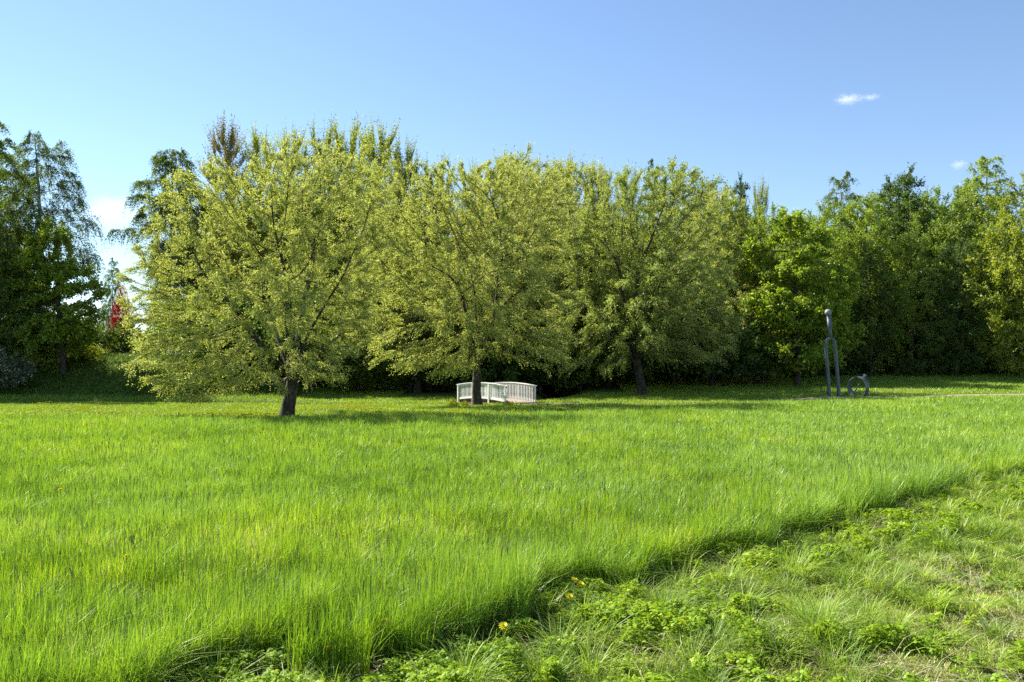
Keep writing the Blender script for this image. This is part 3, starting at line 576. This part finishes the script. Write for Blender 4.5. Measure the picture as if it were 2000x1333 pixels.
def T(kind, v, px, top, d, label, w=1.0, rz=0, leafm=None, group=None, barkm=None, Hn={'alder': 15, 'broad': 14, 'birch': 17.3, 'poplar': 17.9, 'cone': 16, 'larch': 17, 'shrub': 2.7, 'deadbush': 2.5}):
    b = base_at(px, d); ht = EYE - (top - HORIZON) / FOC * d - b[2]; k = ht / Hn[v]
    return put_tree(kind, V[v], b, label, 'shrub' if v in ('shrub', 'deadbush') else 'tree', group, rz, (k * w, k * w, k), leafm, barkm)
T('larch', 'poplar', 442, 234, 58, 'brownish larch with thin needles, top showing above the nearest willow', .95, 1, 'larch')
T('birch', 'birch', 221, 498, 82, 'slim small birch in the sky gap left of the nearest willow', .75, 2)
for px, top, d, w in ((330, 610, 72, .9), (290, 640, 68, .6), (395, 600, 70, 1.0), (318, 520, 63, .6), (375, 430, 60, .9), (440, 420, 66, 1.0)):
    T('forest_tree', 'alder', px, top, d, 'shaded green forest tree standing in the wood behind the front trees', w, px, 'alder', 'forest trees packed behind the front rows')
T('red_leaved_tree', 'broad', 240, 562, 60, 'dark red leaved tree half hidden behind the left side of the nearest willow', .5, 1, 'red')
PG = 'upright poplars rising behind the willows'
for px, top, w, lab in ((510, 252, .9, 'poplar behind the nearest willow, just right of the brownish larch'), (572, 247, .9, 'poplar shoots above the left middle of the nearest willow'), (635, 238, .95, 'poplar with pointed shoots over the top of the nearest willow'),
    (685, 236, 1.0, 'tall poplar above the right shoulder of the nearest willow'), (742, 236, 1.05, 'tallest upright poplar, sharp shoots against the sky'), (792, 272, .8, 'darker poplar at the right end of the tall clump, by the sky notch'),
    (855, 308, .9, 'poplar top at the left shoulder of the second willow'), (930, 318, .9, 'poplar hidden behind the second willow crown'), (1000, 296, 1.0, 'poplar with bright top over the second willow'), (1055, 314, .9, 'poplar behind the right shoulder of the second willow'),
    (1108, 306, .9, 'poplar between the second and third willow tops'), (1170, 318, .8, 'golden green poplar top left of the third willow crown'), (1225, 325, .8, 'poplar spiking above the third willow')):
    T('poplar', 'poplar', px, top, 52 + (px * 7 % 9), lab, w, px * .37, group=PG)
T('birch', 'birch', 1278, 300, 62, 'dark birch top above the third willow', .75, 1)
T('alder', 'alder', 1325, 318, 58, 'rounded tree behind the right top of the third willow', .8, 2, 'poplar')
T('alder', 'alder', 1385, 352, 56, 'olive tree at the right shoulder of the third willow', .85, 3, 'poplar')
T('pointed_tree', 'cone', 1447, 346, 66, 'narrow dark pointed tree left of the two small peaks above the maple', .6, 1)
T('poplar', 'poplar', 1484, 350, 64, 'narrow yellowish poplar peak right of the narrow dark pointed tree', .55, 2)
T('broadleaf_tree', 'broad', 1425, 395, 53, 'dense mid green tree between the third willow and the bright maple', .85, 2, 'maple')
T('broadleaf_tree', 'broad', 1500, 405, 57, 'dense green tree directly behind the bright maple', .8, 4, 'maple')
T('birch', 'birch', 1645, 325, 58, 'birch with thin top against the sky right of the bright maple', 1.0, 3)
T('alder', 'alder', 1610, 400, 53, 'green tree above the fork sculpture', .8, 3, 'maple')
T('alder', 'alder', 1690, 382, 54, 'pale green tree right of the fork sculpture', .85, 5, 'maple')
T('pointed_tree', 'cone', 1775, 330, 58, 'dark tree with a sharp pointed top in the right forest edge', .95, 2)
T('pointed_tree', 'cone', 1738, 348, 60, 'dark tree with a lower point just left of the sharp pointed one', .8, 5)
T('broadleaf_tree', 'broad', 1840, 378, 56, 'open crowned tree with visible limbs left of the tall right birch', .95, 1, 'alder')
T('birch', 'birch', 1925, 290, 58, 'tall birch with drooping twigs near the right edge', 1.25, 5, 'maple')
T('birch', 'birch', 1885, 340, 60, 'shorter birch leaning against the tall right birch', .9, 2)
T('maple', 'broad', 2010, 350, 50, 'sunlit yellow green maple cut by the right edge of the photo', .85, 1, 'poplar')
T('alder', 'alder', 1935, 440, 53, 'dark green tree at the forest edge under the tall right birch', .8, 2)
T('alder', 'alder', 1870, 470, 52, 'shaded tree at the forest edge right of the ring sculpture', .9, 4, 'dark')
T('alder', 'alder', 1780, 455, 53, 'shaded tree in the forest edge under the sharp pointed tree', .85, 6)
T('alder', 'alder', 1700, 470, 52.5, 'shaded tree behind the ring sculpture', .8, 1, 'dark')
def where(xx, dd):
    p = xx / dd * 1500 + 1000
    for lim, t in ((480, 'behind the left half of the nearest willow'), (700, 'behind the right half of the nearest willow'), (900, 'between the nearest willow and the footbridge willow'), (1110, 'behind the footbridge and its willow'),
                   (1420, 'behind the willow right of the footbridge'), (1600, 'behind the bright maple'), (1740, 'behind the fork and ring sculptures'), (1880, 'right of the ring sculpture'), (9999, 'at the right end of the forest edge')):
        if p < lim: return t
# filler rows of anonymous forest
rng = np.random.RandomState(5); G = 'forest trees packed behind the front rows'
vk = ['alder', 'broad', 'cone', 'alder', 'broad']
for row, (d, sp, hh) in enumerate(((61, 4.4, 13.4), (68, 5.2, 14.5), (77, 6.2, 15.5))):
    x = -24 - row if row else -20
    while x < .7 * d + 6:
        v = vk[rng.randint(5)]; xx = x + rng.uniform(-1, 1); dd = d + rng.uniform(-1.5, 1.5); pxx = xx / dd * 1500 + 1000; k = (hh + (1.2 + .5 * row if pxx > 1620 else (-1.2 if pxx > 1380 else 0))) * rng.uniform(.85, 1.02) / 15
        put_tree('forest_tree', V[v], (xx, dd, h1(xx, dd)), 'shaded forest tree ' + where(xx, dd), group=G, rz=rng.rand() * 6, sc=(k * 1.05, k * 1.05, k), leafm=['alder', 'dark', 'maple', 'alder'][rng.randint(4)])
        x += sp * rng.uniform(.8, 1.2)
# trees just outside the left side of the frame, whose shade covers the left bank
for i, (xx, dd, v, k) in enumerate(((-38, 43, 'broad', 1.1), (-41, 50, 'birch', 1.0), (-47, 45, 'alder', 1.1), (-50, 54, 'broad', 1.2), (-44, 60, 'alder', 1.1), (-31, 45.5, 'alder', .62), (-37, 48, 'alder', .95), (-42, 56, 'broad', 1.2), (-52, 62, 'broad', 1.2), (-56, 50, 'alder', 1.2))):
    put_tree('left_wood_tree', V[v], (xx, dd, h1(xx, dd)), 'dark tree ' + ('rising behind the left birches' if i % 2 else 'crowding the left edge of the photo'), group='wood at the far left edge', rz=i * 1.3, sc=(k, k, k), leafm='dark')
# distant bushes in the gap on the left
for i, (px, top, d, w) in enumerate(((60, 640, 100, 1.6), (110, 628, 110, 1.6), (150, 622, 115, 1.5), (185, 640, 108, 1.4), (235, 640, 95, 1.4), (205, 665, 82, 1.3), (130, 660, 84, 1.4), (60, 665, 80, 1.4), (10, 650, 85, 1.4), (290, 640, 85, 1.5))):
    T('distant_tree', 'broad', px, top, d, 'low sunlit distant tree seen through the gap on the left', w * .9, i, 'poplar' if i % 2 else 'maple', 'distant trees in the left gap')
# shrubs
SG = 'shrubs in the shade under the forest edge'
T('shrub', 'shrub', 170, 672, 48.5, 'sunlit leafy shrub right of the slender maple stem on the left bank', 1.3, 1, 'poplar')
T('shrub', 'shrub', 12, 690, 43, 'bluish shrub with pale blossom at the far left under the dark trees', 1.0, 1, 'blossom')
T('shrub', 'shrub', 238, 664, 60, 'upright grey green shrub below the red leaved tree', .75, 3, 'birch')
T('shrub', 'shrub', 425, 738, 44, 'low lush bush at the foot of the left bank behind the nearest willow', 1.5, 4, 'maple')
T('shrub', 'shrub', 480, 742, 45.5, 'low bush with pale tips behind the nearest willow trunk', 1.6, 5, 'maple')
for xx, dd, k in ((-33, 47, 1.2), (-36, 50, 1.5), (-30, 52, 1.2), (-33, 55, 1.5), (-27, 54, .9), (-38, 46, 1.2), (-29.5, 49, .8), (-40, 53, 1.6)):
    put_tree('understorey_shrub', V['shrub'], (xx, dd, h1(xx, dd) - .1), 'dark shrub in the shade under the left wood', 'shrub', 'shrubs under the left wood', xx, (k * 1.2, k * 1.2, k), 'dark')
x = -19.0
while x < 40:
    for d0 in (50.5, 57.5):
        xx = x + rng.uniform(-.8, .8) + (1 if d0 > 55 else 0); dd = d0 + rng.uniform(-1.5, 1.5) + (3.0 if xx > 16 else 0); k = rng.uniform(.8, 1.7) * (.62 if xx > 14 and d0 < 55 else 1.25)
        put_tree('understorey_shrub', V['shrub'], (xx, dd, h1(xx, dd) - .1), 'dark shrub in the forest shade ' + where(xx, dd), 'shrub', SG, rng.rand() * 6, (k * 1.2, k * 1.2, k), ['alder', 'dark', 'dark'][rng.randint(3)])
    x += 2.3
for i in range(17):
    xx = 18 + i * 1.7; dd = 63 + (i % 3) * .9; put_tree('understorey_shrub', V['shrub'], (xx, dd, h1(xx, dd) - .15), 'dark shrub in the forest shade ' + where(xx, dd), 'shrub', SG, i * 1.1, (1.6, 1.6, 1.6), 'dark')
for px, d, k, lab in ((884, 35.3, .15, 'leafy weed in the grass left of the footbridge willow trunk'), (908, 35.4, .12, 'small leafy weed close to the foot of the footbridge willow'), (990, 36.2, .10, 'low leafy weed at the near end post of the footbridge')):
    q = base_at(px, d); put_tree('leafy_weed', V['shrub'], q, lab, 'plant', None, px, (k, k, k), 'poplar')
T('dead_bush', 'deadbush', 1465, 672, 49, 'leafless tangle of grey dead branches left of the bright maple', 1.0, 1)
print('trees', time.time() - T0)

# ---------------------------------------------------------------- footbridge
def build_bridge():
    Ln, W = 4.95, 1.55; cx, cyy = -.88, 39.5; ang = math.atan2(.85, -.53)     # local +x runs away along the deck
    g = h1(.3, 37.0)
    root = thing('footbridge', 'small arched white wooden footbridge behind the trunk of the second willow', 'bridge', (cx, cyy, .02), rz=ang)
    arch = lambda s: .09 + .13 * (1 - (2 * s / Ln) ** 2)
    def run(mb, y, z0, wy, hz, ext=0.0, n=15, x0=None, x1=None):
        xs = np.linspace(-Ln / 2 - ext if x0 is None else x0, Ln / 2 + ext if x1 is None else x1, n); P = []
        for xx in [xs[0] + 1e-4] + list(xs) + [xs[-1] - 1e-4]: P.append([[xx, y - wy / 2, arch(xx) + z0], [xx, y + wy / 2, arch(xx) + z0], [xx, y + wy / 2, arch(xx) + z0 + hz], [xx, y - wy / 2, arch(xx) + z0 + hz]])
        P = np.array(P); c0, c1 = P[0].mean(0), P[-1].mean(0); P[0] = c0 + (P[0] - c0) * .01; P[-1] = c1 + (P[-1] - c1) * .01; mb.grid(P[None], wrap=True)
    mb = MB()
    n = 38
    for i in range(n):
        xx = -Ln / 2 + (i + .5) * Ln / n; sl = math.atan(-.13 * 8 * xx / Ln / Ln); box(mb, xx, 0, arch(xx) - .02, Ln / n - .012, W + .02, .04, tilt=Matrix.Rotation(-sl, 3, 'Y'))
    obj('deck', mb.mesh('deck', ['deck']), root)
    for y in (-W / 2 + .06, W / 2 - .06, 0):
        mb = MB(); run(mb, y, -.27, .09, .22); obj('beam', mb.mesh('beam', ['redwood']), root)
    for y in (-W / 2 + .035, W / 2 - .035):
        sg = 1 if y > 0 else -1
    pm = {}
    for sg in (-1, 1):
        y = sg * (W / 2 + .045)
        mb = MB(); run(mb, y, .80, .13, .035, .10); hr = obj('railing', None, root)
        obj('handrail', mb.mesh('handrail', ['white']), hr)
        mb = MB(); run(mb, y, .725, .03, .07, .02); obj('upper_rail', mb.mesh('upper_rail', ['white']), hr)
        mb = MB(); run(mb, y, .02, .03, .09, .02); obj('lower_rail', mb.mesh('lower_rail', ['white']), hr)
        for xx in (-Ln / 2 + .05, -Ln / 6, Ln / 6, Ln / 2 - .05):
            mb = MB(); zb = -.28; zt = arch(xx) + .80; box(mb, xx, y + sg * .035, (zb + zt) / 2, .085, .055, zt - zb - .004); obj('post', mb.mesh('post', ['white']), hr)
        nb = 33
        if not pm: mb = MB(); box(mb, 0, 0, .43, .042, .022, .80); pm['b'] = mb.mesh('baluster', ['white'])
        for i in range(nb):
            xx = -Ln / 2 + .14 + i * (Ln - .28) / (nb - 1); o = obj('baluster', pm['b'], hr, (xx, y - sg * .027, arch(xx) + .0 - .03))
build_bridge()

# ---------------------------------------------------------------- sculptures
def wp(px, py, d): return np.array([(px - 1000) / FOC * d, d, EYE - (py - HORIZON) / FOC * d])
def build_fork():
    d = 38.0; base = np.array([(1629.5 - 1000) / FOC * d, d, 0]); base[2] = h1(base[0], d)
    dz = base[2] - (EYE - (781.5 - HORIZON) / FOC * d)
    root = thing('fork_sculpture', 'tall grey two pronged sculpture topped by a ball, standing on the trodden path', 'sculpture', base)
    W = lambda px, py, off=0: wp(px, py, d) + np.array([0, off, dz]) - base
    def leg(pts, rad): 
        mb = MB(); tube(mb, smooth_line(pts, 6), rad, 20); return mb
    r = 3.3 * d / FOC
    l = leg([W(1620.6, 788), W(1617.5, 740), W(1613.4, 690), W(1613.2, 679), W(1615.5, 671.5), W(1620.0, 668.0), W(1621.6, 667.3)], r); obj('leg', l.mesh('leg', ['steel'], True), root)
    l = leg([W(1639.0, 788), W(1635.6, 740), W(1631.8, 690), W(1630.6, 679), W(1628.2, 671.5), W(1624.0, 668.0), W(1621.8, 667.3)], r); obj('leg', l.mesh('leg', ['steel'], True), root)
    mb = MB(); tube(mb, [W(1622.0, 667.5), W(1620.8, 655), W(1618.6, 622)], [3.5 * d / FOC, 3.7 * d / FOC, 4.3 * d / FOC], 20); obj('shaft', mb.mesh('shaft', ['steel'], True), root)
    mb = MB(); c = W(1617.4, 617.0); rr = 6.5 * d / FOC; a = np.linspace(-np.pi / 2 + .01, np.pi / 2 - .01, 18)
    cs = c + np.stack([0 * a, 0 * a, np.sin(a) * rr * 1.02], -1); mb.grid(rings(cs, np.tile([0, 0, 1.], (18, 1)), np.cos(a) * rr, 28)[None], wrap=True); obj('ball', mb.mesh('ball', ['stone'], True), root)
build_fork()
def build_ring():
    d = 38.6; k = d / FOC; base = np.array([(1676 - 1000) * k, d, 0]); base[2] = h1(base[0], d)
    root = thing('ring_sculpture', 'dark steel hoop with crossed bars lying half sunk in grass beside the fork sculpture', 'sculpture', base, rz=R(-60))
    Rr = .55; wd = .22; cz = Rr - .14; mb = MB(); n = 48; P = []
    for i in range(n + 1):
        a = i / n * 2 * np.pi; row = []
        for rr, yy in ((Rr, -wd / 2), (Rr, wd / 2), (Rr - .05, wd / 2), (Rr - .05, -wd / 2)): row.append([math.cos(a) * rr, yy, cz + math.sin(a) * rr])
        P.append(row)
    mb.grid(np.array(P)[None], wrap=True); obj('hoop', mb.mesh('hoop', ['steel']), root)
    for p0, p1, r in (((-.30, -.05, -.04), (.32, .05, 1.02), .024), ((-.50, .0, .48), (-.18, 0, .0), .024)):
        mb = MB(); tube(mb, [p0, tuple((np.array(p0) + np.array(p1)) / 2), p1], r, 10); obj('bar', mb.mesh('bar', ['steel'], True), root)
    mb = MB(); box(mb, -.22, -.08, .06, .34, .30, .2); obj('foot_block', mb.mesh('foot_block', ['steel']), root)
    mb = MB(); box(mb, .34, .05, 1.0, .15, .10, .09, tilt=Matrix.Rotation(R(35), 3, 'Y')); obj('clamp', mb.mesh('clamp', ['steel']), root)
build_ring()

def build_fence():
    root = thing('wooden_fence', 'dark brown board fence in the shade behind the bright maple and fork sculpture', 'fence', (25, 56.5, 0))
    k = 56.5 / FOC; x0, x1 = (1515 - 1000) * k, (1705 - 1000) * k; mb = MB(); rg = np.random.RandomState(3); x = x0
    while x < x1:
        z = h1(x, 56.5); hh = 1.5 + rg.uniform(-.02, .02); box(mb, x - 25, 0, z + hh / 2, .13, .022, hh); x += .145
    obj('boards', mb.mesh('boards', ['fence']), root)
    for i, x in enumerate(np.arange(x0, x1, 1.9)):
        mb = MB(); z = h1(x, 56.5); box(mb, x - 25, .07, z + .75, .1, .1, 1.62); obj('post', mb.mesh('post', ['fence']), root)
build_fence()

# ---------------------------------------------------------------- nearby flowers
def flower_meshes():
    rg = np.random.RandomState(4); mb = MB()
    for ring_, (r, el, nn) in enumerate(((.019, .15, 22), (.016, .5, 18), (.011, .9, 14), (.006, 1.25, 8))):
        a = np.arange(nn) / nn * 6.283 + rg.rand(nn) * .2; P = []
        for ai in a:
            u = np.array([math.cos(ai), math.sin(ai), 0]); v = np.array([-u[1], u[0], 0]); e = el + rg.normal() * .1
            dirv = u * math.cos(e) + np.array([0, 0, math.sin(e)]); P.append([[v * -.0012, v * .0012], [dirv * r * .6 - v * .0028, dirv * r * .6 + v * .0028], [dirv * r - v * .0018, dirv * r + v * .0018]])
        mb.grid(np.array(P), rg.rand(nn))
    return mb.mesh('flower_head', ['dandelion'])
FH = flower_meshes()
mb = MB(); tube(mb, [(0, 0, -1), (.02, 0, -.5), (0, 0, 0)], [.03, .025, .022], 6); ST = mb.mesh('stem', ['stem'], True)
def dandelion(px, py, d, label, hh=None, sc=1.45):
    p = wp(px, py, d); z = h1(p[0], d); h = p[2] - z
    t = thing('dandelion', label, 'flower', (p[0], d, z), 'dandelions near the camera', px)
    s = obj('stem', ST, t, (0, 0, h)); s.scale = (.1, .1, h)
    f = obj('flower_head', FH, t, (0, 0, h)); f.scale = (sc, sc, sc); f.rotation_euler = (.4, .3, px)
for px, py, d, lab in ((643, 1268, 4.1, 'dandelion lowest and nearest, at the foot of the tall grass left of centre'), (752, 1213, 4.4, 'single dandelion right of the small yellow flower cluster'), (983, 1223, 4.4, 'dandelion amid clover at the bottom centre'),
    (1122, 1133, 5.08, 'left one of the two dandelions standing against the dark grass edge'), (1134, 1142, 5.06, 'right one of the two dandelions standing against the dark grass edge'), (1112, 1166, 4.95, 'orange dandelion just below the pair at the grass edge'),
    (670, 1047, 6.0, 'lone dandelion inside the tall meadow grass at left of centre'), (247, 1087, 5.35, 'faint dandelion deep in the meadow grass, left part'), (118, 957, 8.35, 'dandelion far left in the middle of the meadow'), (1860, 985, 9.2, 'dandelion in the verge near the right edge')):
    dandelion(px, py, d, lab)
def yellow_cluster():
    p = wp(655, 1285, 4.28); z = h1(p[0], p[1]); t = thing('flowering_weed', 'branched weed with a loose cluster of small yellow flowers before the tall grass', 'flower', (p[0], p[1], z))
    rg = np.random.RandomState(6); mb = MB(); tube(mb, [(0, 0, 0), (.01, 0, .1), (-.01, 0, .17)], [.003, .0025, .002], 6)
    heads = [(-.03, .01, .20), (-.015, -.01, .23), (-.05, 0, .18), (.02, .01, .19), (.005, -.02, .21), (-.06, .01, .15), (.045, 0, .16), (0, .02, .17)]
    for hx in heads: tube(mb, [(0, 0, .09), (hx[0] * .5, hx[1] * .5, hx[2] * .75), hx], .0013, 5)
    obj('stem', mb.mesh('branching_stem', ['stem'], True), t)
    for hx in heads: f = obj('flower_head', FH, t, hx); f.scale = (.6, .6, .7); f.rotation_euler = (rg.rand() * .6, rg.rand() * .6, 0)
yellow_cluster()

# ---------------------------------------------------------------- clouds (far away volumes)
def cloud_mat(name, dens, scale, lo, hi):
    m, nt, out = new_mat(name); v = nt.nodes.new('ShaderNodeVolumePrincipled'); v.inputs['Color'].default_value = (1, 1, 1, 1); v.inputs['Anisotropy'].default_value = .2
    tc = nt.nodes.new('ShaderNodeTexCoord'); n = nt.nodes.new('ShaderNodeTexNoise'); n.inputs['Scale'].default_value = scale; n.inputs['Detail'].default_value = 4; n.inputs['Roughness'].default_value = .6
    nt.links.new(tc.outputs['Object'], n.inputs['Vector'])
    ln = nt.nodes.new('ShaderNodeVectorMath'); ln.operation = 'LENGTH'; nt.links.new(tc.outputs['Object'], ln.inputs[0])
    r1 = nt.nodes.new('ShaderNodeMapRange'); r1.inputs[1].default_value = .15; r1.inputs[2].default_value = 1.0; r1.inputs[3].default_value = .28; r1.inputs[4].default_value = -.3; nt.links.new(ln.outputs['Value'], r1.inputs[0])
    ad = nt.nodes.new('ShaderNodeMath'); nt.links.new(n.outputs['Fac'], ad.inputs[0]); nt.links.new(r1.outputs[0], ad.inputs[1])
    r2 = nt.nodes.new('ShaderNodeMapRange'); r2.inputs[1].default_value = lo; r2.inputs[2].default_value = hi; r2.inputs[4].default_value = dens; nt.links.new(ad.outputs[0], r2.inputs[0])
    nt.links.new(r2.outputs[0], v.inputs['Density']); nt.links.new(v.outputs[0], out.inputs['Volume']); return m
def cloud(px, py, rx, rz, D, label, mat):
    k = D / FOC; a = np.linspace(-np.pi / 2 + .02, np.pi / 2 - .02, 12); mb = MB()
    cs = np.stack([0 * a, 0 * a, np.sin(a)], -1); M.setdefault(mat.name, mat); mb.grid(rings(cs, np.tile([0, 0, 1.], (12, 1)), np.cos(a), 20)[None], wrap=True)
    o = obj('cloud', mb.mesh('cloud', [mat.name], True)); o.location = wp(px, py, D); o.scale = (rx * k, rx * k * .7, rz * k); tag(o, label, 'cloud')
cm1 = cloud_mat('cumulus_wisp', .022, 2.6, .40, .85); cm2 = cloud_mat('thin_veil', .0045, 1.6, .30, .8)
cloud(1657, 194, 42, 14, 1500, 'small white cloud high over the right forest', cm1)
cloud(1701, 190, 26, 9, 1500, 'thin wisp trailing right of the small high cloud', cm1)
cloud(1872, 322, 24, 14, 1500, 'small white cloud touching the tall right birch', cm1)
cloud(215, 415, 90, 45, 1800, 'soft pale cloud in the sky gap between left birches', cm2)
print('done', time.time() - T0)
